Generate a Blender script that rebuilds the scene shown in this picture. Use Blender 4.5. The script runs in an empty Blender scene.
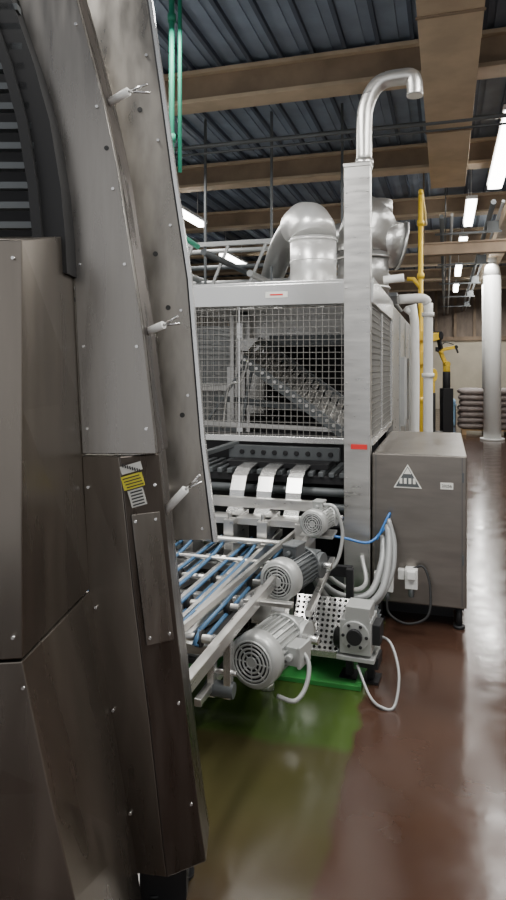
import bpy, math, random
from mathutils import Vector, Matrix
random.seed(4)
V=Vector
scn=bpy.context.scene
COL=scn.collection

# ------------------------------------------------------------ materials
def mat(name,col,rough=.5,metal=0.,noise=None,bump=0.,emit=None,es=0.,spec=None,rvar=0.,cvar=0.,stretch=(1,1,1)):
    m=bpy.data.materials.new(name); m.use_nodes=True
    nt=m.node_tree; b=nt.nodes['Principled BSDF']
    b.inputs['Base Color'].default_value=(*col,1)
    b.inputs['Roughness'].default_value=rough
    b.inputs['Metallic'].default_value=metal
    if spec is not None: b.inputs['Specular IOR Level'].default_value=spec
    if emit:
        b.inputs['Emission Color'].default_value=(*emit,1); b.inputs['Emission Strength'].default_value=es
    if noise:
        tc=nt.nodes.new('ShaderNodeTexCoord'); mp=nt.nodes.new('ShaderNodeMapping')
        mp.inputs['Scale'].default_value=stretch
        n=nt.nodes.new('ShaderNodeTexNoise'); n.inputs['Scale'].default_value=noise; n.inputs['Detail'].default_value=5
        nt.links.new(tc.outputs['Object'],mp.inputs[0]); nt.links.new(mp.outputs[0],n.inputs['Vector'])
        if rvar:
            r=nt.nodes.new('ShaderNodeMapRange'); r.inputs['From Min'].default_value=.3; r.inputs['From Max'].default_value=.7
            r.inputs['To Min'].default_value=max(.02,rough-rvar); r.inputs['To Max'].default_value=rough+rvar
            nt.links.new(n.outputs['Fac'],r.inputs['Value']); nt.links.new(r.outputs[0],b.inputs['Roughness'])
        if cvar:
            mx=nt.nodes.new('ShaderNodeMix'); mx.data_type='RGBA'
            mx.inputs['A'].default_value=(*[c*(1-cvar) for c in col],1); mx.inputs['B'].default_value=(*[min(1,c*(1+cvar)) for c in col],1)
            r=nt.nodes.new('ShaderNodeMapRange'); r.inputs['From Min'].default_value=.35; r.inputs['From Max'].default_value=.65
            nt.links.new(n.outputs['Fac'],r.inputs['Value']); nt.links.new(r.outputs[0],mx.inputs['Factor'])
            nt.links.new(mx.outputs['Result'],b.inputs['Base Color'])
        if bump:
            bp=nt.nodes.new('ShaderNodeBump'); bp.inputs['Strength'].default_value=bump; bp.inputs['Distance'].default_value=.01
            nt.links.new(n.outputs['Fac'],bp.inputs['Height']); nt.links.new(bp.outputs[0],b.inputs['Normal'])
    return m
STEEL=mat('stainless',(.60,.59,.57),.34,.9,noise=6,rvar=.08,cvar=.06,stretch=(1,1,6))
STEELB=mat('stainless_bright',(.74,.74,.73),.27,.9)
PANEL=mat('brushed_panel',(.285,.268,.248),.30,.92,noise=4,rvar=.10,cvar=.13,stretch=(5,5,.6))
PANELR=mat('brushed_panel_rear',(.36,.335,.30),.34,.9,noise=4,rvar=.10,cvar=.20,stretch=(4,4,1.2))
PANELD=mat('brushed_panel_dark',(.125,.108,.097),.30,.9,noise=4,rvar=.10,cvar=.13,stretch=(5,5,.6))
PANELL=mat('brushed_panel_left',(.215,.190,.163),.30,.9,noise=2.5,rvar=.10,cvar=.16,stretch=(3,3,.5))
CABM=mat('cabinet_steel',(.25,.228,.205),.36,.85,noise=4,rvar=.08,cvar=.07,stretch=(1,1,6))
DARK=mat('dark_metal',(.02,.02,.022),.5,.3)
RUBBER=mat('black_rubber',(.012,.012,.013),.6)
GREYP=mat('grey_paint',(.38,.39,.39),.38,.2)
GREYM=mat('motor_grey',(.46,.47,.46),.38,.3)
WIRE=mat('mesh_wire',(.32,.31,.29),.4,.6)
GREYD=mat('dark_grey_paint',(.11,.12,.125),.42,.3)
WHITE=mat('white_paint',(.8,.8,.78),.35)
DUCTW=mat('galvanised_white',(.76,.76,.75),.34,.6,noise=4,cvar=.08)
FOIL=mat('foil',(.52,.52,.51),.34,.85,noise=20,bump=.4)
BLUE=mat('blue_belt',(.06,.15,.28),.45)
BLUEH=mat('blue_hose',(.05,.20,.55),.3)
BLUEC=mat('pale_blue_plastic',(.25,.42,.6),.5)
GREENP=mat('green_pipe_paint',(.03,.30,.19),.4)
GREENB=mat('green_bright',(.03,.22,.045),.45)
YELLOW=mat('yellow_paint',(.75,.50,.03),.4)
RED=mat('red_label',(.65,.03,.03),.4)
LABELW=mat('label_white',(.75,.75,.70),.5)
LABELY=mat('label_yellow',(.8,.72,.05),.5)
INK=mat('ink',(.03,.03,.03),.5)
TAN=mat('tan_beam',(.27,.195,.13),.6,0,noise=3,cvar=.2,stretch=(1,.3,1))
TANL=mat('tan_trim',(.50,.39,.27),.6,0,noise=3,cvar=.14)
BAG=mat('paper_bag',(.24,.20,.185),.6,0,noise=8,cvar=.15,bump=.3)
WOOD=mat('pallet_wood',(.4,.26,.13),.7,0,noise=6,cvar=.2)
LAMP=mat('fluorescent',(1,1,1),.5,emit=(1,.98,.93),es=16)
HOUS=mat('lamp_housing',(.75,.75,.75),.5)
WALL=mat('wall_paint',(.25,.20,.16),.7,0,noise=2,cvar=.2,stretch=(3,3,1))
WALLC=mat('wall_cream',(.62,.56,.44),.7,0,noise=2,cvar=.08)
WALLL=mat('wall_light',(.5,.47,.42),.7,0,noise=2,cvar=.1)
DECK=mat('roof_deck',(.23,.28,.36),.5,.1,noise=3,cvar=.14)
DECKR=mat('roof_deck_rib',(.08,.10,.14),.6,.1)

# ------------------------------------------------------------ mesh builder
class MB:
    def __init__(s): s.v=[];s.f=[];s.m=[];s.s=[]
    def _add(s,vs,fs,mi,sm):
        o=len(s.v); s.v+= [tuple(v) for v in vs]
        for k,f in enumerate(fs):
            s.f.append([i+o for i in f]); s.m.append(mi); s.s.append(sm if isinstance(sm,bool) else sm[k])
    def box(s,c,size,mi=0,rot=None):
        hx,hy,hz=[a/2 for a in size]; c=V(c)
        vs=[V((x,y,z)) for z in(-hz,hz) for y in(-hy,hy) for x in(-hx,hx)]
        if rot is not None: vs=[rot@v for v in vs]
        s._add([v+c for v in vs],[(0,2,3,1),(4,5,7,6),(0,1,5,4),(2,6,7,3),(0,4,6,2),(1,3,7,5)],mi,False); return s
    def bb(s,a,b,mi=0):
        a=V(a);b=V(b); return s.box((a+b)/2,[abs(b[i]-a[i]) for i in range(3)],mi)
    def bar(s,a,b,w,h,mi=0):
        a=V(a);b=V(b);d=b-a;L=d.length;y=d.normalized()
        up=V((0,0,1)) if abs(y.z)<.95 else V((1,0,0))
        x=y.cross(up).normalized(); z=x.cross(y)
        R=Matrix((x,y,z)).transposed()
        return s.box((a+b)/2,(w,L,h),mi,R)
    def tube(s,pts,r,mi=0,n=12,caps=True,smooth=0):
        pts=[V(p) for p in pts]
        if smooth:
            q=[];P=[pts[0]*2-pts[1]]+pts+[pts[-1]*2-pts[-2]]
            for i in range(1,len(P)-2):
                for k in range(smooth):
                    t=k/smooth;a,b,c,d=P[i-1:i+3]
                    q.append(.5*((2*b)+(c-a)*t+(2*a-5*b+4*c-d)*t*t+(-a+3*b-3*c+d)*t**3))
            q.append(pts[-1]);pts=q
        N=len(pts); rs=r if isinstance(r,(list,tuple)) else [r]*N
        if len(rs)!=N: rs=[rs[min(len(rs)-1,int(i*len(rs)/N))] for i in range(N)]
        T=[(pts[min(i+1,N-1)]-pts[max(i-1,0)]).normalized() for i in range(N)]
        u=T[0].orthogonal().normalized(); vs=[];fs=[]
        for i in range(N):
            u=(u-T[i]*u.dot(T[i])).normalized(); w=T[i].cross(u)
            for k in range(n):
                a=2*math.pi*k/n; vs.append(pts[i]+(u*math.cos(a)+w*math.sin(a))*rs[i])
        for i in range(N-1):
            for k in range(n):
                k2=(k+1)%n; fs.append((i*n+k,i*n+k2,(i+1)*n+k2,(i+1)*n+k))
        sm=[True]*len(fs)
        if caps:
            fs.append(tuple(range(n-1,-1,-1))); fs.append(tuple((N-1)*n+k for k in range(n))); sm+=[False,False]
        s._add(vs,fs,mi,sm); return s
    def cyl(s,a,b,r,mi=0,n=24,r2=None):
        return s.tube([a,b],[r,r if r2 is None else r2],mi,n)
    def ring(s,c,ax,R,r,mi=0,n=28):
        ax=V(ax).normalized();u=ax.orthogonal().normalized();w=ax.cross(u);c=V(c)
        return s.tube([c+(u*math.cos(2*math.pi*k/n)+w*math.sin(2*math.pi*k/n))*R for k in range(n+1)],r,mi,6,False)
    def loft(s,secs,mi=0,capped=True):
        n=len(secs[0]); vs=[v for q in secs for v in q]; fs=[]
        for i in range(len(secs)-1):
            for k in range(n):
                k2=(k+1)%n; fs.append((i*n+k,i*n+k2,(i+1)*n+k2,(i+1)*n+k))
        if capped: fs.append(tuple(range(n-1,-1,-1))); fs.append(tuple((len(secs)-1)*n+k for k in range(n)))
        s._add(vs,fs,mi,False); return s
    def pillow(s,c,size,mi=0,e=.45,nu=16,nv=9):
        def p(x,q): return math.copysign(abs(x)**q,x)
        vs=[];fs=[];c=V(c)
        for j in range(nv+1):
            ph=-math.pi/2+math.pi*j/nv
            for i in range(nu):
                th=2*math.pi*i/nu
                vs.append(c+V((p(math.cos(ph),.7)*p(math.cos(th),e)*size[0]/2,p(math.cos(ph),.7)*p(math.sin(th),e)*size[1]/2,p(math.sin(ph),.8)*size[2]/2)))
        for j in range(nv):
            for i in range(nu):
                i2=(i+1)%nu; fs.append((j*nu+i,j*nu+i2,(j+1)*nu+i2,(j+1)*nu+i))
        s._add(vs,fs,mi,True); return s
    def perf(s,O,R,nx,ny,p,h,mi=0):
        vs=[];fs=[]
        for i in range(nx):
            for j in range(ny):
                cx=(i-nx/2+.5)*p; cy=(j-ny/2+.5)*p; b0=len(vs)
                for k in range(8):
                    a=math.pi/8+k*math.pi/4; c,s_=math.cos(a),math.sin(a)
                    vs.append(O+R@V((cx+c*h,cy+s_*h,0)))
                    q=max(abs(c),abs(s_)); vs.append(O+R@V((cx+c/q*p/2,cy+s_/q*p/2,0)))
                for k in range(8):
                    k2=(k+1)%8; fs.append((b0+2*k,b0+2*k+1,b0+2*k2+1,b0+2*k2))
                for k,(sx,sy) in enumerate(((1,1),(-1,1),(-1,-1),(1,-1))):
                    vs.append(O+R@V((cx+sx*p/2,cy+sy*p/2,0)))
                    fs.append((b0+2*(2*k)+1,b0+16+k,b0+2*(2*k+1)+1))
        s._add(vs,fs,mi,False); return s
    def done(s,name,parent,mats,bevel=0):
        me=bpy.data.meshes.new(name); me.from_pydata(s.v,[],s.f); me.update()
        if not isinstance(mats,(list,tuple)): mats=[mats]
        for m in mats: me.materials.append(m)
        for p,mi,sm in zip(me.polygons,s.m,s.s): p.material_index=mi; p.use_smooth=sm
        import bmesh
        b=bmesh.new(); b.from_mesh(me); bmesh.ops.recalc_face_normals(b,faces=b.faces); b.to_mesh(me); b.free()
        o=bpy.data.objects.new(name,me); COL.objects.link(o)
        if parent: o.parent=parent
        if bevel:
            md=o.modifiers.new('bevel','BEVEL'); md.width=bevel; md.segments=2; md.limit_method='ANGLE'
        return o
def empty(name,loc=(0,0,0),rot=(0,0,0),sc=1):
    e=bpy.data.objects.new(name,None); e.location=loc; e.rotation_euler=rot; e.scale=(sc,)*3; e.empty_display_size=.1; COL.objects.link(e); return e
def text(name,parent,body,loc,size,m,rot=(math.pi/2,0,0)):
    c=bpy.data.curves.new(name,'FONT'); c.body=body; c.size=size; c.extrude=.0005; c.align_x='CENTER'; c.align_y='CENTER'
    c.materials.append(m); o=bpy.data.objects.new(name,c); o.location=loc; o.rotation_euler=rot; COL.objects.link(o); o.parent=parent; return o

YAW=math.radians(16.5)
# ------------------------------------------------------------ camera
cd=bpy.data.cameras.new('camera'); cam=bpy.data.objects.new('camera',cd); COL.objects.link(cam)
cam.location=(0,0,1.6); cam.rotation_euler=(math.pi/2,0,YAW)
cd.sensor_fit='VERTICAL'; cd.sensor_height=36; cd.lens=26; cd.shift_y=-.0922; cd.clip_start=.02
scn.camera=cam

# ------------------------------------------------------------ room
def floor_mat():
    m=bpy.data.materials.new('epoxy_floor'); m.use_nodes=True; nt=m.node_tree; b=nt.nodes['Principled BSDF']
    L=nt.links.new; N=nt.nodes.new
    tc=N('ShaderNodeTexCoord'); n=N('ShaderNodeTexNoise'); n.inputs['Scale'].default_value=1.3; n.inputs['Detail'].default_value=6
    L(tc.outputs['Object'],n.inputs['Vector'])
    cr=N('ShaderNodeValToRGB'); cr.color_ramp.elements[0].position=.35; cr.color_ramp.elements[1].position=.7
    cr.color_ramp.elements[0].color=(.042,.021,.014,1); cr.color_ramp.elements[1].color=(.072,.038,.026,1)
    L(n.outputs['Fac'],cr.inputs[0])
    sx=N('ShaderNodeSeparateXYZ'); L(tc.outputs['Object'],sx.inputs[0])
    n2=N('ShaderNodeTexNoise'); n2.inputs['Scale'].default_value=5; L(tc.outputs['Object'],n2.inputs['Vector'])
    def mth(op,a,bv,c=None):
        q=N('ShaderNodeMath'); q.operation=op
        for i,x in enumerate((a,bv)):
            if hasattr(x,'links'): L(x,q.inputs[i])
            else: q.inputs[i].default_value=x
        return q.outputs[0]
    off=mth('MULTIPLY',mth('SUBTRACT',n2.outputs['Fac'],.5),.10)
    X=mth('ADD',sx.outputs['X'],off); Y=mth('ADD',sx.outputs['Y'],off)
    def ramp(v,a,bv):
        r=N('ShaderNodeMapRange'); r.interpolation_type='SMOOTHSTEP'; r.inputs['From Min'].default_value=a; r.inputs['From Max'].default_value=bv; L(v,r.inputs['Value']); return r.outputs[0]
    mask=mth('MULTIPLY',mth('MULTIPLY',ramp(X,-.36,-.40),mth('ADD',mth('MULTIPLY',ramp(Y,1.3,2.4),.35),mth('MULTIPLY',ramp(Y,2.66,2.74),.65))),ramp(Y,4.4,4.2))
    mx=N('ShaderNodeMix'); mx.data_type='RGBA'; L(mask,mx.inputs['Factor']); L(cr.outputs[0],mx.inputs['A'])
    mx.inputs['B'].default_value=(.050,.085,.018,1); L(mx.outputs['Result'],b.inputs['Base Color'])
    r=N('ShaderNodeMapRange'); r.inputs['From Min'].default_value=.3; r.inputs['From Max'].default_value=.7; r.inputs['To Min'].default_value=.12; r.inputs['To Max'].default_value=.23
    L(n2.outputs['Fac'],r.inputs['Value']); L(r.outputs[0],b.inputs['Roughness'])
    b.inputs['Specular IOR Level'].default_value=.6
    n3=N('ShaderNodeTexNoise'); n3.inputs['Scale'].default_value=9; n3.inputs['Detail'].default_value=3; L(tc.outputs['Object'],n3.inputs['Vector'])
    bp=N('ShaderNodeBump'); bp.inputs['Strength'].default_value=.08; bp.inputs['Distance'].default_value=.01; L(n3.outputs['Fac'],bp.inputs['Height']); L(bp.outputs[0],b.inputs['Normal'])
    return m
MB().bb((-9,-3,-.1),(6,26,0)).done('floor',None,floor_mat())
d=MB(); d.bb((-9,-3,4.55),(6,26,4.65))
x=-9
while x<6:
    d.bb((x,-3,4.50),(x+.035,26,4.55),1); d.bb((x+.1,-3,4.535),(x+.2,26,4.55),0); x+=.30
d.done('ceiling',None,[DECK,DECKR])
w=MB(); w.bb((-9,26,0),(6,26.2,4.6))
for i in range(22): w.bb((-8.8+i*.7,25.85,2.6),(-8.7+i*.7,26,4.5),1)
w.bb((-9,25.8,2.6),(6,26,2.75),1); w.bb((-9,25.9,0.0),(6,26,2.6),2)
w.done('wall_back',None,[WALL,TAN,WALLC])
MB().bb((-9.2,-3,0),(-9,26,4.6)).done('wall_left',None,WALLL)
MB().bb((6,-3,0),(6.2,26,4.6)).done('wall_right',None,WALLL)
for y in (3.2,5.98,8.75,11.5,14.3,17.1,19.9,22.7):
    b=MB(); b.bb((-9,y,4.22),(6,y+.14,4.5)); b.bb((-9,y-.06,4.18),(6,y+.2,4.22),1); b.bb((-9,y-.06,4.46),(6,y+.2,4.5),1)
    b.done('roof_beam',None,[TAN,TANL],.005)
b=MB(); b.bb((-.18,.6,3.9),(.24,8.7,3.94),1); b.bb((-.18,.6,3.94),(-.14,8.7,4.18)); b.bb((.20,.6,3.94),(.24,8.7,4.18)); b.bb((-.14,8.6,3.94),(.2,8.7,4.18))
for y in (2.2,4.4,6.6): b.bb((-.19,y,3.89),(.25,y+.03,3.9),2)
b.done('timber_box_beam',None,[TAN,TANL,TAN],.004)
b=MB(); b.bb((.9,.6,4.0),(1.2,20,4.18)); b.done('timber_box_beam',None,[TANL])

def lamp(x,y,L=1.5,z=4.0,w=.13):
    e=empty('ceiling_light',(x,y,z))
    MB().bb((-w/2,-L/2,-.06),(w/2,L/2,.0)).done('diffuser',e,LAMP,.008)
    h=MB().bb((-w/2-.015,-L/2-.02,0),(w/2+.015,L/2+.02,.05))
    h.cyl((0,-L*.35,.05),(0,-L*.35,4.5-z),.006,n=6); h.cyl((0,L*.35,.05),(0,L*.35,4.5-z),.006,n=6)
    h.done('housing',e,HOUS)
lamp(.62,7.8,2.6,w=.17)
for x,y in((.36,10.6),(.32,13.4),(.30,16.8),(.3,20.5),(-3.9,9.4),(-4.5,13.7),(-2.9,4.8),(2.6,4),(2.6,8),(2.6,12),(1.7,1.2),(-2.4,1.2),(-5.5,6),(-2.2,17),(-2.4,20)):
    lamp(x,y,1.6)
def area(name,loc,size,p,rot=(0,0,0)):
    l=bpy.data.lights.new(name,'AREA'); l.shape='RECTANGLE'; l.size=size[0]; l.size_y=size[1]; l.energy=p; l.color=(1,.98,.94)
    o=bpy.data.objects.new(name,l); o.location=loc; o.rotation_euler=rot; COL.objects.link(o)
area('lamp_row_light',(.9,2.4,3.85),(.3,3),140)
area('lamp_row_light',(-1.6,2.4,3.85),(.3,3),130)
area('lamp_row_light',(1.6,8,3.85),(.4,6),190)
area('lamp_row_light',(-3.2,8,3.85),(.4,6),140)
area('lamp_row_light',(.8,16,3.85),(.4,6),230)
area('lamp_row_light',(1.2,22.5,3.85),(.4,4),150)
wd=bpy.data.worlds.new('world'); scn.world=wd; wd.use_nodes=True
wd.node_tree.nodes['Background'].inputs[0].default_value=(.97,.98,1,1); wd.node_tree.nodes['Background'].inputs[1].default_value=.88

# ------------------------------------------------------------ inclined elevator in the foreground
ev=empty('curved_elevator_conveyor',(0,0,0),(0,0,YAW))
up=[(-.725,-.564,2.848),(-.687,-.514,2.673),(-.599,-.438,2.380),(-.560,-.398,2.19),(-.529,-.368,2.0),(-.516,-.3215,1.6935),(-.502,-.286,1.387),(-.500,-.283,1.345)]
secs=[[V((l,1.90,z)),V((r,1.90,z)),V((r,1.94,z)),V((l,1.94,z))] for l,r,z in up]
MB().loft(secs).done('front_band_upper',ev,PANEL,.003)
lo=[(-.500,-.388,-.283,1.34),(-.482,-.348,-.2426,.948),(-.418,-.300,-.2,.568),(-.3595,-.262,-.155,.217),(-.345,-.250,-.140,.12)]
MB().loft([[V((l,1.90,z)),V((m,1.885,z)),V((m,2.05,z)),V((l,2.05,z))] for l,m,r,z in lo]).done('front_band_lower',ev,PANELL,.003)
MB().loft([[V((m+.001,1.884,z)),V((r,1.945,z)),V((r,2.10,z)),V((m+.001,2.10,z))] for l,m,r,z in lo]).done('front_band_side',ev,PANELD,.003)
b=MB()
g=[(-.533,-.531,1.893,1.985),(-.533,-.508,1.5,1.5),(-.533,-.478,.926,.95)]
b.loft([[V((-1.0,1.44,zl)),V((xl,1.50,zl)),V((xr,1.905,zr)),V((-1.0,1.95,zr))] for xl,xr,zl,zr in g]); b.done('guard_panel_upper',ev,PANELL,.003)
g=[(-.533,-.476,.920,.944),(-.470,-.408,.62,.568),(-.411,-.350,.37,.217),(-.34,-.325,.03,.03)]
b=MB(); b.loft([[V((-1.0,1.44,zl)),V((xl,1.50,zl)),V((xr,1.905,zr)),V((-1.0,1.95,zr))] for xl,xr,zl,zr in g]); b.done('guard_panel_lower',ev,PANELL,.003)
b=MB()
for x,y,z in((-.30,1.98,.12),(-.22,2.05,.13),(-.6,1.6,.1),(-.9,1.6,.1),(-.9,1.9,.1)):
    b.cyl((x,y,0),(x,y,z),.018,n=10); b.cyl((x,y,0),(x,y,.015),.035,n=12)
b.bb((-.34,1.95,.0),(-.2,2.1,.13)); b.done('feet',ev,DARK)
ring=[(-.80,2.78),(-.735,2.62),(-.672,2.44),(-.628,2.28),(-.598,2.10),(-.585,1.96),(-.58,1.86)]
b=MB()
b.loft([[V((x,1.80,z)),V((x+.065,1.80,z)),V((x+.065,1.92,z)),V((x,1.92,z))] for x,z in ring]); 
b.loft([[V((x-.02,1.78,z)),V((x+.006,1.78,z)),V((x+.006,1.92,z)),V((x-.02,1.92,z))] for x,z in ring]); b.done('chain_guide',ev,RUBBER)
b=MB()
for i in range(13):
    z=1.93+i*.055; 
    b.bb((-1.05,1.80,z),(-.60-.12*max(0,(z-2.15)),1.83,z+.018))
b.done('carrier_slats',ev,GREYD)
b=MB(); b.bb((-1.05,1.925,1.85),(-.62,1.94,2.75)); b.done('back_plate',ev,DARK)
bk=[(-.68,-.40,3.05),(-.647,-.364,2.898),(-.56,-.318,2.57),(-.52,-.276,2.26),(-.45,-.223,1.908),(-.38,-.177,1.342),(-.36,-.134,.988)]
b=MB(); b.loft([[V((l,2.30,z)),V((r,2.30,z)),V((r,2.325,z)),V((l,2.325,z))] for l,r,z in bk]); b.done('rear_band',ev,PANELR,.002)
b=MB(); b.loft([[V((r-.004,2.27,z)),V((r+.008,2.27,z)),V((r+.008,2.33,z)),V((r-.004,2.33,z))] for l,r,z in bk]); b.done('rear_band_flange',ev,STEELB)
b=MB(); b.loft([[V((r-.010,2.272,z)),V((r-.004,2.272,z)),V((r-.004,2.3,z)),V((r-.010,2.3,z))] for l,r,z in bk]); b.done('rear_band_gasket',ev,RUBBER)
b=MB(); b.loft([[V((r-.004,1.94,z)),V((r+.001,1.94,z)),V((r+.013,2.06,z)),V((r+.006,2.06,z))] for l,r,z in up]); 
b.done('inner_gap_shade',ev,PANELD)  # thin dark strip standing in for the shaded gap behind the front band
b=MB()
def lerp_tab(tab,z,i):
    for a,c in zip(tab,tab[1:]):
        if a[-1]>=z>=c[-1]:
            t=(a[-1]-z)/(a[-1]-c[-1]); return a[i]+(c[i]-a[i])*t
    return tab[-1][i]
for z in(2.6,2.36,2.12,1.9,1.66,1.42):
    x=lerp_tab(up,z,1)-.022; b.cyl((x,1.894,z),(x,1.902,z),.0045,n=10)
    x=lerp_tab(up,z,0)+.02; 
    if z<2.0: b.cyl((x,1.894,z),(x,1.902,z),.004,n=10)
for z in(1.25,.9,.6,.3):
    x=lerp_tab(lo,z,0)+.016; b.cyl((x,1.89,z),(x,1.90,z),.0045,n=10)
    x=lerp_tab(lo,z,2)-.018; b.cyl((x,1.93,z),(x,1.945,z),.0045,n=10)
for z in(2.7,2.4,2.1,1.8,1.5,1.2,1.03):
    x=lerp_tab(bk,z,1)-.04; b.cyl((x,2.29,z),(x,2.302,z),.005,n=10)
for (x,y,z) in ((-.55,1.49,1.85),(-.55,1.49,.98),(-.53,1.50,.86)): b.cyl((x,y-.004,z),(x,y+.01,z),.004,n=10)
b.done('screws',ev,STEELB)
b=MB(); b.cyl((-.428,1.898,2.24),(-.428,1.902,2.24),.007,n=14)
for x,z in((-.40,2.53),(-.345,2.02),(-.30,1.83),(-.25,1.45)): b.cyl((x,2.297,z-.02),(x,2.3005,z-.02),.009,n=14)
b.done('holes',ev,INK)
for (a,c,e_) in (((-.459,2.405),(-.375,2.431),(-.315,2.449)),((-.345,1.700),(-.27,1.727),(-.225,1.753)),((-.275,1.150),(-.204,1.231),(-.159,1.276))):
    b=MB(); b.tube([(a[0],2.0,a[1]),(c[0],1.96,c[1])],.0125,0,14); b.tube([(a[0],2.0,a[1]),(a[0]-.03,2.3,a[1]+.01)],.008,1,8)
    b.tube([(c[0],1.96,c[1]),(e_[0],1.95,e_[1])],.004,1,8); b.tube([(c[0],1.96,c[1]),(e_[0]+.005,1.96,e_[1]-.022)],.004,1,8)
    b.done('guide_rod',ev,[WHITE,STEELB])
def sidey(x,z): 
    m_=lerp_tab(lo,z,1); r_=lerp_tab(lo,z,2); return 1.884+.061*(x-m_)/(r_-m_)
p=MB(); sec=[]
for z,x0,x1 in((.79,-.308,-.236),(1.17,-.353,-.278)):
    sec.append([V((x0,sidey(x0,z)-.007,z)),V((x1,sidey(x1,z)-.007,z)),V((x1,sidey(x1,z)+.01,z)),V((x0,sidey(x0,z)+.01,z))])
p.loft(sec); p.done('access_plate',ev,PANEL,.001)
p=MB()
for z,x in((1.15,-.342),(1.15,-.288),(.81,-.300),(.81,-.247)): p.cyl((x,sidey(x,z)-.011,z),(x,sidey(x,z),z),.004,n=10)
p.done('plate_screws',ev,STEELB)
b=MB(); R=Matrix.Rotation(math.radians(-16),3,'Y')
b.box((-.352,1.878,1.308),(.062,.002,.024),0,R); b.box((-.347,1.878,1.270),(.062,.002,.040),1,R); b.box((-.335,1.882,1.222),(.045,.002,.05),0,R)
for k in range(4): b.box((-.352+.004*k,1.8765,1.282-.008*k),(.05,.001,.003),2,R)
for k in range(5): b.box((-.338+.002*k,1.8805,1.24-.009*k),(.035,.001,.004),2,R)
for k in range(8): b.box((-.376+.007*k,1.8765,1.315-.002*k),(.004,.001,.010),2,R)
b.done('stickers',ev,[LABELW,LABELY,INK])

# ------------------------------------------------------------ oven
ov=empty('industrial_oven')
Y0=4.18
fr=MB()
fr.bb((-1.86,Y0,2.01),(-.62,Y0+.05,2.15)); fr.bb((-.49,Y0,2.01),(-.44,5.8,2.15)); fr.bb((-1.86,Y0,2.01),(-1.82,5.8,2.15))
fr.bb((-1.86,Y0+.02,2.15),(-.44,5.8,2.17))
fr.bb((-1.86,Y0,1.10),(-.6,Y0+.04,1.14)); fr.bb((-.48,Y0,1.10),(-.44,5.8,1.14)); fr.bb((-.48,5.72,1.1),(-.44,5.8,2.0)); fr.bb((-.475,4.9,1.14),(-.45,4.94,2.0))
fr.bb((-1.345,Y0+.01,1.14),(-1.335,Y0+.02,2.01)); 
fr.bb((-1.86,Y0,1.1),(-1.82,Y0+.04,2.01)); fr.bb((-1.86,5.74,.15),(-1.8,5.8,2.01))
fr.done('cage_frame',ov,STEELB,.003)
post=MB(); post.bb((-.615,4.10,.12),(-.452,4.20,2.87)); post.bb((-.62,4.095,2.86),(-.447,4.205,2.885)); post.bb((-.58,4.12,0),(-.49,4.18,.12))
for z in(.3,.9,1.5,2.1,2.7): post.cyl((-.60,4.092,z),(-.60,4.1,z),.006,0,8); post.cyl((-.467,4.092,z),(-.467,4.1,z),.006,0,8)
post.done('post',ov,STEEL,.004)
m=MB(); pt=.042; t=.0016
x=-1.82
while x<-.61: m.bb((x-t,Y0+.012,1.13),(x+t,Y0+.016,2.02)); x+=pt
z=1.15
while z<2.01: m.bb((-1.83,Y0+.008,z-t),(-.61,Y0+.012,z+t)); z+=pt
y=Y0+.05
while y<5.74: m.bb((-.462,y-t,1.13),(-.458,y+t,2.02)); m.bb((-1.845,y-t,1.13),(-1.841,y+t,2.02)); y+=pt
z=1.15
while z<2.01: m.bb((-.458,Y0,z-t),(-.454,5.74,z+t)); m.bb((-1.841,Y0,z-t),(-1.837,5.74,z+t)); z+=pt
m.done('wire_mesh',ov,WIRE)
bd=MB(); bd.bb((-1.86,5.8,.15),(-1.75,9.6,2.12)); bd.bb((-.5,5.8,.15),(-.44,9.6,2.12)); bd.bb((-1.86,5.8,2.08),(-.44,9.6,2.14)); bd.bb((-1.75,5.9,1.85),(-.5,5.95,2.08)); bd.bb((-1.75,5.9,.2),(-.5,5.95,1.1),1)
bd.bb((-1.75,7,.3),(-.5,7.05,2.0),1); bd.bb((-1.86,9.55,.15),(-.44,9.6,2.1),0)
for y in(6.6,7.5,8.4,9.3): bd.bb((-.445,y,.2),(-.43,y+.03,2.1),2)
for y in(6.6,7.5,8.4): bd.bb((-.44,y+.15,1.0),(-.40,y+.6,1.7),2)
for x in(-1.8,-.5):
    for y in(5.9,9.5): bd.bb((x-.03,y-.03,0),(x+.03,y+.03,.15),1)
bd.done('oven_body',ov,[STEEL,DARK,GREYP])
lw=MB(); lw.bb((-1.8,4.75,.15),(-.47,4.8,1.1),0); lw.bb((-1.85,4.25,.0),(-1.79,4.35,1.1),1); lw.bb((-.6,4.22,.0),(-.5,4.32,1.1),1); lw.bb((-1.85,4.3,.15),(-.5,4.36,.25),1)
lw.bb((-1.8,4.22,.83),(-.62,4.75,.88),0)
for i in range(17): lw.bb((-1.78+i*.07,4.2,.88),(-1.745+i*.07,4.7,.91),2)
lw.bb((-1.45,4.3,.91),(-.75,4.6,.95),0); lw.bb((-1.5,4.45,.95),(-.7,4.5,1.04),2)
for i in range(9): lw.cyl((-1.40+i*.08,4.44,.995),(-1.40+i*.08,4.455,.995),.018,0,10)
lw.bar((-1.75,4.2,.95),(-1.45,4.5,1.05),.06,.03,2)
for i in range(3): lw.cyl((-1.8,4.22,.78-i*.1),(-.62,4.22,.78-i*.1),.028,2,16)
lw.done('lower_body',ov,[DARK,GREYD,GREYD],.003)
sc=MB(); A=V((-1.46,4.85,1.72)); B_=V((-.66,4.62,1.20)); dr=(B_-A)
sc.bar(A+V((0,-.20,-.06)),B_+V((0,-.20,-.06)),.02,.07,0); sc.bar(A+V((0,.22,.10)),B_+V((0,.22,.10)),.02,.06,0)
sc.bar(A+V((0,0,.0)),B_+V((0,0,.0)),.30,.012,2)
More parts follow.
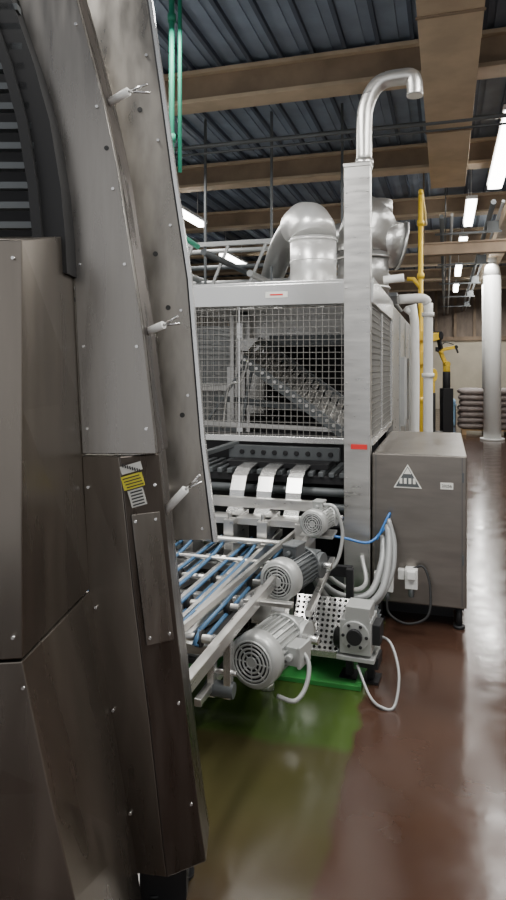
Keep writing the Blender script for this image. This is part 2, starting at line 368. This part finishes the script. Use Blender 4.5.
for i in range(16):
    c=A+dr*(i+.5)/16
    for k,(y_,z_) in enumerate(((-.19,-.02),(-.06,.025),(.07,.07))):
        sc.bar(c+V((0,y_,z_)),c+V((0,y_+.105,z_+.036)),.040,.012,1)
    c2=c+V((0,-.21,-.05)); sc.cyl(c2,c2+V((0,-.012,0)),.012,1,10)
sc.bar((-1.5,4.75,1.15),(-1.4,4.75,1.66),.02,.02,0); sc.bar((-1.75,4.7,1.2),(-1.42,4.7,1.66),.02,.02,0); sc.bar((-1.62,4.9,1.14),(-1.62,4.9,2.0),.04,.03,2)
sc.bar((-1.8,5.0,1.35),(-.5,5.0,1.22),.05,.05,0); sc.bb((-1.75,5.4,1.2),(-1.5,5.45,1.85),2); sc.bb((-1.70,5.0,1.15),(-1.55,5.05,1.6),2); sc.bb((-1.4,5.2,1.78),(-.6,5.24,1.86),0)
sc.bar((-1.8,4.6,1.18),(-.6,4.5,1.16),.04,.03,1)
sc.tube([(-1.6,4.6,1.14),(-1.55,4.6,1.45),(-1.45,4.6,1.5),(-1.40,4.6,1.66)],.007,2,8,smooth=5)
sc.done('slat_conveyor',ov,[GREYD,STEEL,STEEL])
for i,xc in enumerate((-1.285,-1.105,-.915)):
    pr=[(4.45,.92),(4.3,.935),(4.12,.925),(4.03,.885),(3.98,.81),(3.955,.74),(3.94,.70),(3.90,.675)]
    q=MB(); q.loft([[V((xc-.048,y,z)),V((xc+.048,y,z)),V((xc+.048,y+.006,z+.008)),V((xc-.048,y+.006,z+.008))] for y,z in pr]); q.done('chute_strap_%d'%(i+1),ov,STEELB)
l=MB(); l.bb((-.57,4.088,1.085),(-.47,4.094,1.115),0); l.bb((-1.15,Y0-.004,2.06),(-1.0,Y0,2.10),1); l.bb((-1.12,Y0-.006,2.075),(-1.03,Y0-.003,2.085),0); l.done('warning_label',ov,[RED,LABELW])

# ------------------------------------------------------------ control cabinet
cb=empty('control_cabinet')
c=MB(); c.bb((-.443,4.13,.135),(.124,5.6,1.06)); c.done('body',cb,CABM,.008)
c=MB()
for x in(-.40,.08):
    for y in(4.18,5.5): c.cyl((x,y,0),(x,y,.14),.02,n=12); c.cyl((x,y,0),(x,y,.02),.035,n=12)
c.bb((-.43,4.2,.10),(.11,5.5,.14)); c.bb((-.36,4.35,0),(.05,5.3,.10)); c.done('feet',cb,DARK)
c=MB(); c.bb((.095,4.124,.15),(.098,4.13,1.05),0); c.bb((-.42,4.126,.145),(-.417,4.13,1.05),0)
for z in(.4,.9): c.bb((.098,4.122,z),(.106,4.13,z+.06),0)
c.done('door_seam',cb,GREYD)
def tri(cx,cz,s,y,th): 
    h=s*.866; return [[V((cx-s/2,y,cz-h/2)),V((cx+s/2,y,cz-h/2)),V((cx,y,cz+h/2))],[V((cx-s/2,y+th,cz-h/2)),V((cx+s/2,y+th,cz-h/2)),V((cx,y+th,cz+h/2))]]
c=MB(); c.loft(tri(-.225,.925,.17,4.126,.004),1); c.loft(tri(-.225,.922,.145,4.1245,.002),0); c.loft(tri(-.225,.958,.045,4.123,.002),1)
for dx in(-.04,-.014,.014,.04): c.bb((-.225+dx-.008,4.122,.878),(-.225+dx+.008,4.1245,.912),1)
c.bb((-.03,4.126,.855),(.045,4.13,.895),1); c.done('nameplate',cb,[GREYD,LABELW])
text('asset_number',cb,'20256',(.007,4.124,.875),.024,INK)
for nm,x,z in(('socket_a',-.20,.31),('socket_b',-.345,.28)):
    q=MB(); c0=V((x,4.09,z)); q.box(c0,(.075,.08,.12),0); q.box(c0+V((.0,-.05,.03)),(.05,.03,.05),0); q.cyl(c0+V((0,-.02,-.06)),c0+V((0,-.02,-.11)),.018,1,12); q.box(c0+V((-.06,0,.02)),(.04,.05,.06),0); q.done(nm,cb,[WHITE,GREYD],.006)
def cable(name,pts,r,m,n=8,parent=None):
    MB().tube(pts,r,0,n,smooth=6).done(name,parent,m)
cable('power_cable',[(-.345,4.06,.2),(-.33,4.03,.10),(-.22,4.0,.06),(-.10,4.0,.12),(-.09,4.06,.28),(-.13,4.1,.38),(-.2,4.1,.36)],.008,RUBBER,parent=cb)
cable('conduit_a',[(-.34,4.1,.62),(-.33,4.0,.45),(-.36,3.9,.28),(-.46,3.85,.19),(-.60,3.8,.18),(-.70,3.75,.3),(-.75,3.7,.45)],.022,GREYP,10,cb)
cable('conduit_b',[(-.37,4.1,.55),(-.37,4.0,.42),(-.42,3.9,.27),(-.52,3.85,.24),(-.64,3.8,.28),(-.78,3.75,.42)],.020,GREYP,10,cb)
cable('conduit_c',[(-.34,4.1,.66),(-.30,4.05,.52),(-.31,3.98,.36),(-.38,3.9,.22),(-.5,3.85,.14)],.016,GREYP,10,cb)
cable('conduit_d',[(-.50,4.08,.42),(-.46,3.95,.30),(-.52,3.8,.30),(-.62,3.75,.36),(-.70,3.7,.46)],.014,GREYM,10,cb)
cable('hose_a',[(-.36,4.1,.60),(-.45,4.0,.53),(-.6,3.95,.56),(-.75,3.9,.58),(-.85,3.9,.52)],.008,BLUEH,8,cb)
cable('hose_b',[(-.34,4.12,.64),(-.33,4.05,.7),(-.4,4.0,.55)],.007,BLUEH,8,cb)

# ------------------------------------------------------------ infeed conveyor
ic=empty('infeed_belt_conveyor')
f=MB()
f.bb((-.875,1.95,.48),(-.835,3.7,.53)); f.bb((-1.66,2.3,.48),(-1.62,3.9,.53))
f.bb((-.99,2.5,.56),(-.965,3.9,.60)); f.bb((-1.36,2.6,.50),(-1.335,3.9,.53))
for y in(2.45,3.0,3.5): f.bb((-1.64,y,.44),(-.86,y+.04,.48))
f.bb((-1.75,3.62,.68),(-.74,3.68,.72)); f.bb((-1.75,3.80,.74),(-.70,3.84,.80)); f.cyl((-1.8,3.5,.62),(-.75,3.5,.62),.018,0,14); f.cyl((-1.8,3.3,.57),(-.8,3.3,.57),.012,0,14)
f.bb((-1.35,3.70,.70),(-.80,3.78,.71)); 
for x in(-.78,-1.0,-1.2,-1.45,-1.7): f.bb((x-.03,3.55,.5),(x+.03,3.86,.72)); f.cyl((x,3.58,.72),(x,3.58,.76),.014,0,10)
f.bb((-.86,2.75,.55),(-.64,2.79,.57)); f.bar((-.86,2.3,.5),(-.66,3.9,.72),.03,.05)
f.bar((-.95,2.2,.62),(-.80,3.9,.66),.02,.03)
f.cyl((-.95,3.0,.45),(-.72,3.0,.45),.05,0,20); f.box((-.83,3.0,.45),(.10,.12,.12),0); f.cyl((-.93,3.0,.45),(-.955,3.0,.45),.03,0,16)
f.bar((-.86,3.2,.3),(-.62,3.2,.3),.05,.04); f.bar((-.62,3.0,.44),(-.62,3.7,.50),.03,.03)
f.bb((-.76,3.46,.675),(-.58,3.62,.69))
for x,y in((-.85,3.12),(-.85,3.60),(-1.64,2.6),(-1.64,3.6)): f.bb((x-.022,y-.02,0.02),(x+.022,y+.02,.48)); f.cyl((x,y,0),(x,y,.03),.035,0,12)
f.bar((-.87,3.12,.16),(-1.64,3.12,.16),.04,.04); f.bar((-.92,2.35,.30),(-.92,3.4,.30),.03,.03); f.bar((-1.3,2.35,.34),(-1.3,3.6,.34),.03,.03)
for x in(-1.1,-1.3,-1.5): f.bar((x,2.5,.44),(x+.2,3.4,.44),.02,.03)
f.done('frame',ic,STEEL,.003)
f=MB()
for i in range(8):
    x=-.93-i*.095
    if i%2==0: f.tube([(x,2.4,.56),(x,3.75,.57),(x,3.80,.545),(x,3.75,.52),(x,2.4,.50),(x,2.34,.53),(x,2.4,.56)],.009,0,8)
    else: f.tube([(x,2.4,.56),(x,3.2,.57),(x,3.5,.60),(x,3.85,.66)],.009,0,8,smooth=4)
f.done('blue_belts',ic,BLUE)
f=MB()
for i in range(7):
    x=-.975-i*.095; f.bb((x-.010,2.4,.535),(x+.010,3.75,.545))
for y in(2.4,2.75,3.1,3.45,3.75): f.cyl((-1.62,y,.53),(-.88,y,.53),.016,0,16)
f.done('slider_bed',ic,STEEL)
f=MB()
for y in (2.4,2.75,3.1,3.45): 
    for x in(-.93,-1.12,-1.31,-1.5): f.cyl((x-.012,y,.53),(x+.012,y,.53),.034,0,16)
f.bb((-1.6,2.45,.40),(-.9,3.7,.42),0)
f.done('pulleys',ic,RUBBER)
f=MB(); f.bb((-.93,2.48,.26),(-.90,2.52,.50)); f.bb((-.86,2.48,.26),(-.83,2.52,.50)); f.cyl((-.94,2.50,.29),(-.82,2.50,.29),.032,1,16); f.cyl((-.95,2.5,.36),(-.81,2.5,.36),.012,0,10); f.done('hanging_bracket',ic,[STEELB,GREYD],.002)
f=MB(); R=Matrix.Rotation(math.radians(50),3,'X')
O=V((-.625,3.40,.25)); f.perf(O,R,11,10,.028,.0085,0); f.box(O+R@V((0,0,-.03)),(.30,.26,.004),1,R)
O=V((-.98,3.40,.25)); f.perf(O,R,11,10,.028,.0085,0); f.box(O+R@V((0,0,-.03)),(.30,.26,.004),1,R)
f.bar((-.78,3.30,.13),(-.47,3.30,.13),.012,.03,0)
f.done('perforated_guard',ic,[STEELB,DARK])
f=MB(); f.bb((-.82,3.45,.06),(-.5,3.7,.12),0); f.bar((-.5,3.55,.0),(-.5,3.55,.5),.04,.04,0); f.bar((-.8,3.66,.0),(-.8,3.66,.5),.04,.04,0); f.bb((-.8,3.64,.42),(-.5,3.68,.48),0); f.bb((-1.7,3.9,.1),(-.7,4.1,.4),0)
f.done('lower_support',ic,DARK,.003)
MBp=MB(); MBp.bb((-1.7,3.22,0),(-.40,3.25,.025)); MBp.bb((-1.7,4.0,0),(-.40,4.03,.03)); MBp.bb((-.43,3.25,0),(-.40,4.0,.03)); MBp.bb((-1.7,3.25,0),(-1.67,4.0,.03)); MBp.bb((-1.67,3.25,.002),(-.43,4.0,.010))
MBp.done('drip_tray',None,GREENB,.003)

# ------------------------------------------------------------ motors
def motor(name,loc,rotz,r,L,m,mcov,tilt=0,box_side=(0,1)):
    e=empty(name,loc,(tilt,0,rotz))
    b=MB(); b.cyl((0,-L*.28,0),(0,L*.42,0),r*.86,0,28)
    for k in range(28):
        a=2*math.pi*k/28; c,s_=math.cos(a),math.sin(a)
        R=Matrix.Rotation(-a,3,'Y'); b.box((c*r*.9,L*.06,s_*r*.9),(r*.17,L*.62,r*.05),0,R)
    b.cyl((0,L*.38,0),(0,L*.46,0),r*1.02,0,28); b.done('finned_body',e,m)
    b=MB(); b.tube([(0,-L*.26,0),(0,-L*.46,0),(0,-L*.50,0),(0,-L*.50,0)],[r*1.06,r*1.06,r*.93,r*.30],0,32)
    b.done('fan_cover',e,mcov)
    b=MB(); b.cyl((0,-L*.501,0),(0,-L*.503,0),r*.82,0,28)
    b.done('fan_opening',e,DARK)
    b=MB()
    for q in(.2,.38,.54,.70,.82): b.ring((0,-L*.51,0),(0,1,0),r*q,r*.045,0)
    for k in range(8):
        a=math.pi*2*k/8; b.tube([(math.cos(a)*r*.15,-L*.512,math.sin(a)*r*.15),(math.cos(a)*r*.86,-L*.505,math.sin(a)*r*.86)],r*.03,0,6)
    b.cyl((0,-L*.505,0),(0,-L*.52,0),r*.2,0,14); b.done('fan_guard',e,mcov)
    b=MB(); bx,bz=box_side; b.box((bx*r*1.05,L*.08,bz*r*1.05),(r*.8,L*.34,r*.75) ,0); b.box((bx*r*1.45,L*.08,bz*r*1.45),(r*.86,L*.37,r*.14) if bz else (r*.14,L*.37,r*.86),0)
    b.cyl((bx*r*1.1,L*.08-L*.17,bz*r*1.1),(bx*r*1.1,L*.08-L*.26,bz*r*1.1),r*.14,0,12); b.done('terminal_box',e,m,.004)
    b=MB(); b.box((0,L*.55,0),(r*1.5,L*.22,r*1.5),0); b.cyl((-r*1.0,L*.56,0),(r*1.0,L*.56,0),r*.7,0,24); b.cyl((r*1.0,L*.56,0),(r*1.5,L*.56,0),r*.18,1,14); b.cyl((-r*1.0,L*.56,0),(-r*1.25,L*.56,0),r*.4,0,20)
    for sx in(-.6,.6): 
        for sz in(-.6,.6): b.cyl((r*sx,L*.43,r*sz),(r*sx,L*.45,r*sz),r*.1,1,8)
    b.done('gearbox',e,[m,STEELB],.006)
    return e
m3=motor('electric_motor',(-.755,2.80,.345),math.radians(-12),.110,.32,GREYM,GREYM,box_side=(1,0))
m2=motor('electric_motor',(-.725,3.12,.590),math.radians(-12),.092,.32,GREYD,GREYM,box_side=(0,1))
m1=motor('electric_motor',(-.665,3.50,.765),math.radians(-8),.070,.20,GREYM,GREYM,box_side=(0,1))
e=empty('gear_motor',(-.425,3.30,.235),(0,0,math.radians(-4)),1.12)
b=MB(); b.box((0,.02,.02),(.14,.16,.15),0); b.cyl((0,-.07,.03),(0,.02,.03),.065,0,24); b.cyl((0,-.09,.03),(0,-.07,.03),.035,1,18); b.box((.01,.0,.12),(.11,.12,.07),0); b.box((0,.02,-.075),(.17,.17,.02),0)
for k in range(6):
    a=k*math.pi/3; b.cyl((.052*math.cos(a),-.076,.03+.052*math.sin(a)),(.052*math.cos(a),-.068,.03+.052*math.sin(a)),.008,1,8)
b.box((.085,.02,.03),(.04,.10,.09),1); b.cyl((-.07,.02,-.02),(-.11,.02,-.02),.04,1,18); b.done('gearbox',e,[GREYM,DARK],.008)
b=MB(); b.box((-.05,.06,-.145),(.03,.04,.13),0); b.box((.05,.06,-.145),(.03,.04,.13),0); b.box((0,.06,-.203),(.18,.1,.012),0); b.box((.05,.03,-.10),(.09,.1,.05),0); b.done('stand',e,DARK)
b=MB(); b.cyl((0,.1,.02),(0,.26,.02),.055,0,20)
for k in range(18):
    a=2*math.pi*k/18; b.box((.058*math.cos(a),.18,.02+.058*math.sin(a)),(.014,.15,.004),0,Matrix.Rotation(-a,3,'Y'))
b.done('motor_body',e,GREYD)
cable('motor_cable',[(-.33,3.35,.24),(-.26,3.3,.22),(-.215,3.2,.12),(-.23,3.10,.012),(-.29,3.08,.012),(-.35,3.14,.03),(-.42,3.24,.12)],.007,GREYP)
cable('motor_cable',[(-.63,2.80,.38),(-.57,2.77,.32),(-.57,2.72,.24),(-.61,2.68,.19),(-.69,2.7,.19)],.010,GREYM)
cable('motor_cable',[(-.64,3.5,.85),(-.57,3.48,.84),(-.53,3.48,.70),(-.57,3.45,.54),(-.70,3.42,.48)],.010,GREYM)

# ------------------------------------------------------------ pipes and ducts
MB().tube([(-.50,4.2,2.885),(-.50,4.2,3.14),(-.49,4.2,3.26),(-.45,4.2,3.36),(-.38,4.2,3.42),(-.26,4.2,3.43),(-.20,4.2,3.42),(-.185,4.2,3.36),(-.185,4.2,3.30)],.05,0,18,smooth=4).cyl((-.5,4.2,2.885),(-.5,4.2,2.93),.058,0).done('exhaust_stack_pipe',None,STEEL)
wp=MB(); wp.tube([(-.43,6.3,2.24),(-.3,6.35,2.25),(-.2,6.4,2.25),(-.165,6.42,2.2),(-.16,6.42,2.1),(-.16,6.42,1.0),(-.16,6.42,0)],.045,0,14,smooth=3); wp.cyl((-.16,6.42,2.08),(-.16,6.42,2.12),.058); wp.cyl((-.16,6.42,1.5),(-.16,6.42,1.54),.058); wp.done('white_pipe',None,WHITE)
wp=MB(); wp.tube([(-.45,5.0,2.26),(-.3,5.0,2.27)],.03,0,12); wp.tube([(-.33,7.4,.0),(-.33,7.4,2.1),(-.42,7.4,2.2)],.05,0,12,smooth=3); wp.done('white_pipe',None,WHITE)
gp=MB(); gp.tube([(-.27,7.6,.0),(-.27,7.6,3.5)],.028,0,12); gp.tube([(-.27,7.6,2.5),(-.35,7.6,2.6),(-.42,7.6,2.6)],.025,0,10); 
for z in(1.2,1.9,2.6,3.2): gp.cyl((-.27,7.6,z),(-.27,7.6,z+.06),.04,0)
gp.tube([(-.27,7.6,3.45),(-.27,7.62,3.55),(-.27,7.75,3.6),(-.27,9.4,3.6)],.028,0,12,smooth=4)
gp.box((-.27,7.55,1.7),(.10,.10,.14),0); gp.box((-.29,7.55,1.95),(.14,.12,.10),0); gp.done('yellow_gas_pipe',None,YELLOW)
gp=MB(); gp.tube([(-1.75,4.0,2.62),(-1.75,4.0,4.5)],.019,0,12); gp.tube([(-1.70,4.02,2.9),(-1.70,4.02,4.5)],.014,0,12); gp.tube([(-1.75,4.0,2.62),(-1.73,4.1,2.50),(-1.68,4.3,2.45)],.019,0,12)
for z in(3.1,3.9): gp.cyl((-1.75,4,z),(-1.75,4,z+.05),.028,0)
gp.done('green_pipe',None,GREENP)
MB().cyl((-9,6.35,3.90),(6,6.35,3.90),.022,0,10).cyl((-9,6.45,3.86),(6,6.45,3.86),.012,0,8).done('conduit_run',None,GREYD)
c=MB()
for i,(x,z,r) in enumerate(((-.05,3.6,.03),(.08,3.62,.02),(.60,3.75,.035),(.72,3.75,.02))): c.cyl((x,9.0,z),(x,25.8,z),r,i%2,10)
for y in(10,13,16,19,22):
    c.bb((-.15,y,3.55),(.78,y+.03,3.58),0); c.bb((.58,y,3.58),(.74,y+.03,3.72),0); c.cyl((0,y,3.57),(0,y,4.45),.008,0,6)
c.done('overhead_pipe_run',None,[GREYD,GREYP])
c=MB(); c.bb((-.35,9.6,3.2),(1.6,9.75,3.35),0); c.bb((-.35,9.58,3.35),(1.6,9.77,3.37),0)
for x in(-.3,1.5): c.cyl((x,9.68,3.35),(x,9.68,4.5),.01,0,6)
c.done('cable_tray',None,[TAN])
du=MB()
du.cyl((-.99,5.0,2.17),(-.99,5.0,2.60),.18,0,36); du.ring((-.99,5,2.20),(0,0,1),.185,.012); du.ring((-.99,5,2.42),(0,0,1),.181,.005); du.ring((-.99,5,2.58),(0,0,1),.183,.008)
pts=[(-.99,5.0,2.60),(-1.0,5.02,2.67),(-1.04,5.08,2.73),(-1.10,5.2,2.77),(-1.18,5.36,2.78)]
du.tube(pts,[.18,.18,.178,.172,.165],0,32)
du.done('exhaust_duct',None,DUCTW)
fd=MB(); N=110; P=[];Rr=[]
for i in range(N):
    t_=i/(N-1); P.append((-1.18-1.8*t_,5.36+5.1*t_,2.78+.10*math.sin(t_*5)-.3*t_*t_)); Rr.append(.135+(.010 if i%2 else -.004))
fd.tube(P,Rr,0,28); fd.done('flexible_duct',None,FOIL)
sd=MB(); sd.cyl((-.66,5.45,2.17),(-.66,5.45,2.55),.21,0,36); sd.tube([(-.66,5.45,2.55),(-.655,5.45,2.68),(-.62,5.48,2.80),(-.55,5.52,2.88)],.215,0,36); sd.cyl((-.56,5.5,2.85),(-.56,5.5,2.98),.14,0,30)
sd.cyl((-.62,5.5,2.66),(-.36,5.6,2.62),.19,0,36); sd.ring((-.36,5.6,2.62),(1,.3,-.2),.195,.013,0); sd.ring((-.66,5.45,2.5),(0,0,1),.22,.012,0); sd.ring((-.66,5.45,2.25),(0,0,1),.215,.012,0)
sd.done('branch_duct',None,FOIL)
fd=MB(); P=[];Rr=[]
for i in range(50):
    t_=i/49; P.append((-.75-.6*t_,5.7+1.2*t_,2.72+.12*math.sin(t_*3))); Rr.append(.12+(.01 if i%2 else -.004))
fd.tube(P,Rr,0,24); fd.done('flexible_duct',None,FOIL)
pr=MB()
for i,z in enumerate((2.45,2.62,2.85,3.1)):
    pr.cyl((-5,7.2+.25*i,z),(-.6,7.2+.25*i,z),.03,i%2,10)
for i in range(6):
    pr.cyl((-3.4+i*.5,6.3,2.55+.12*(i%3)),(-3.4+i*.5,14,2.55+.12*(i%3)),.035,i%2,10)
for x in(-3.6,-2.7,-1.9,-1.1): pr.bb((x,7.1,2.36),(x+.025,7.13,4.49),0)
pr.bb((-4.0,7.1,2.36),(-.5,8.0,2.40),0)
for i in range(8): pr.bar((-4+.45*i,7.1,2.42),(-3.75+.45*i,7.1,3.0),.03,.03,1)
pr.bb((-4.0,7.08,3.0),(-.5,7.14,3.05),1)
pr.done('overhead_pipe_rack',None,[GREYD,GREYP])
tb=MB(); tb.bb((-6,10.5,0),(-2.3,12,2.3),0); tb.bb((-6,10.4,1.2),(-2.3,10.5,1.3),1); tb.bb((-3.3,10.5,2.3),(-2.7,10.9,2.7),1); tb.done('background_machine_housing',None,[GREYD,STEEL])
mc=empty('palletising_line'); q=MB()
q.bb((-1.8,11.6,0),(-.75,15,1.9),0); q.bb((-.75,11.8,.5),(-.6,13.5,1.3),1); q.bb((-.75,13.8,.8),(-.6,14.6,1.5),2); 
q.bb((-1.6,15.5,0),(-.4,22,1.3),0); q.bb((-1.6,15.5,2.2),(-.4,22,2.35),2)
for y in(15.5,17.5,19.5,21.9): q.bb((-.46,y,1.3),(-.4,y+.06,2.2),1)
q.done('housing',mc,[GREYD,GREYP,STEEL])
cl=MB(); cl.cyl((.985,15.2,0),(.985,15.2,3.6),.185,0,28); cl.cyl((.985,15.2,0),(.985,15.2,.04),.26,0,28); cl.tube([(.985,15.2,3.6),(.985,15.2,3.8),(.985,15.2,3.9)],[.185,.15,.09],0,28); cl.cyl((.985,15.2,3.9),(.985,15.2,4.0),.09,0,20); cl.done('support_column',None,WHITE)
cl=MB(); cl.cyl((1.12,18.9,0),(1.12,18.9,4.0),.16,0,24); cl.cyl((1.12,18.9,0),(1.12,18.9,.04),.24,0,24); cl.done('support_column',None,WHITE)
e=empty('pallet_of_bags',(.92,16.6,0))
b=MB()
for i in range(3): b.bb((-.55+i*.5,-.45,0),(-.45+i*.5,.45,.10))
for i in range(6): b.bb((-.57,-.45+i*.155,.10),(.57,-.33+i*.155,.125))
b.done('pallet',e,WOOD)
b=MB()
for k in range(7):
    for i in range(2):
        for j in range(2): b.pillow((-.30+i*.60+random.uniform(-.03,.03),-.22+j*.44,.20+k*.135),(.66,.50,.165))
b.done('bags',e,BAG)
e=empty('blue_crate',(.12,18.6,0)); b=MB(); b.bb((-.15,-.2,0),(.15,.2,.03)); b.bb((-.15,-.2,0),(-.13,.2,.6)); b.bb((.13,-.2,0),(.15,.2,.6)); b.bb((-.15,-.2,0),(.15,-.18,.6)); b.bb((-.15,.18,0),(.15,.2,.6)); b.bb((-.17,-.22,.56),(.17,-.19,.6)); b.pillow((0,0,.65),(.3,.4,.2)); b.done('crate_shell',e,BLUEC)
def robot(loc,rotz,m2,sc,ph):
    e=empty('robot_arm',loc,(0,0,rotz),sc); b=MB()
    b.cyl((0,0,0),(0,0,.7),.16,1); b.cyl((0,0,.7),(0,0,.95),.15,0); b.cyl((0,-.16,1.02),(0,.16,1.02),.12,0)
    b.bar((0,.1,1.02),(-.25,.1,1.6),.12,.16,0); b.cyl((-.25,-.1,1.6),(-.25,.2,1.6),.11,0); b.bar((-.3,0,1.62),(.4,0,1.75),.12,.13,0); b.cyl((.4,-.07,1.75),(.4,.07,1.75),.08,1); b.bar((.4,0,1.75),(.5,0,1.5),.07,.07,1)
    b.box((-.35,0,1.65),(.2,.2,.2),1); b.tube([(-.3,.1,1.75),(0,.1,1.95),(.35,.08,1.85)],.025,1,8,smooth=5)
    b.bb((-.22,-.22,-ph/sc),(.22,.22,0),1)
    b.done('arm',e,[m2,DARK],.01)
robot((-.30,11.0,.55),math.radians(60),YELLOW,.9,.55)
robot((.02,14.4,1.15),math.radians(20),YELLOW,.5,1.15)
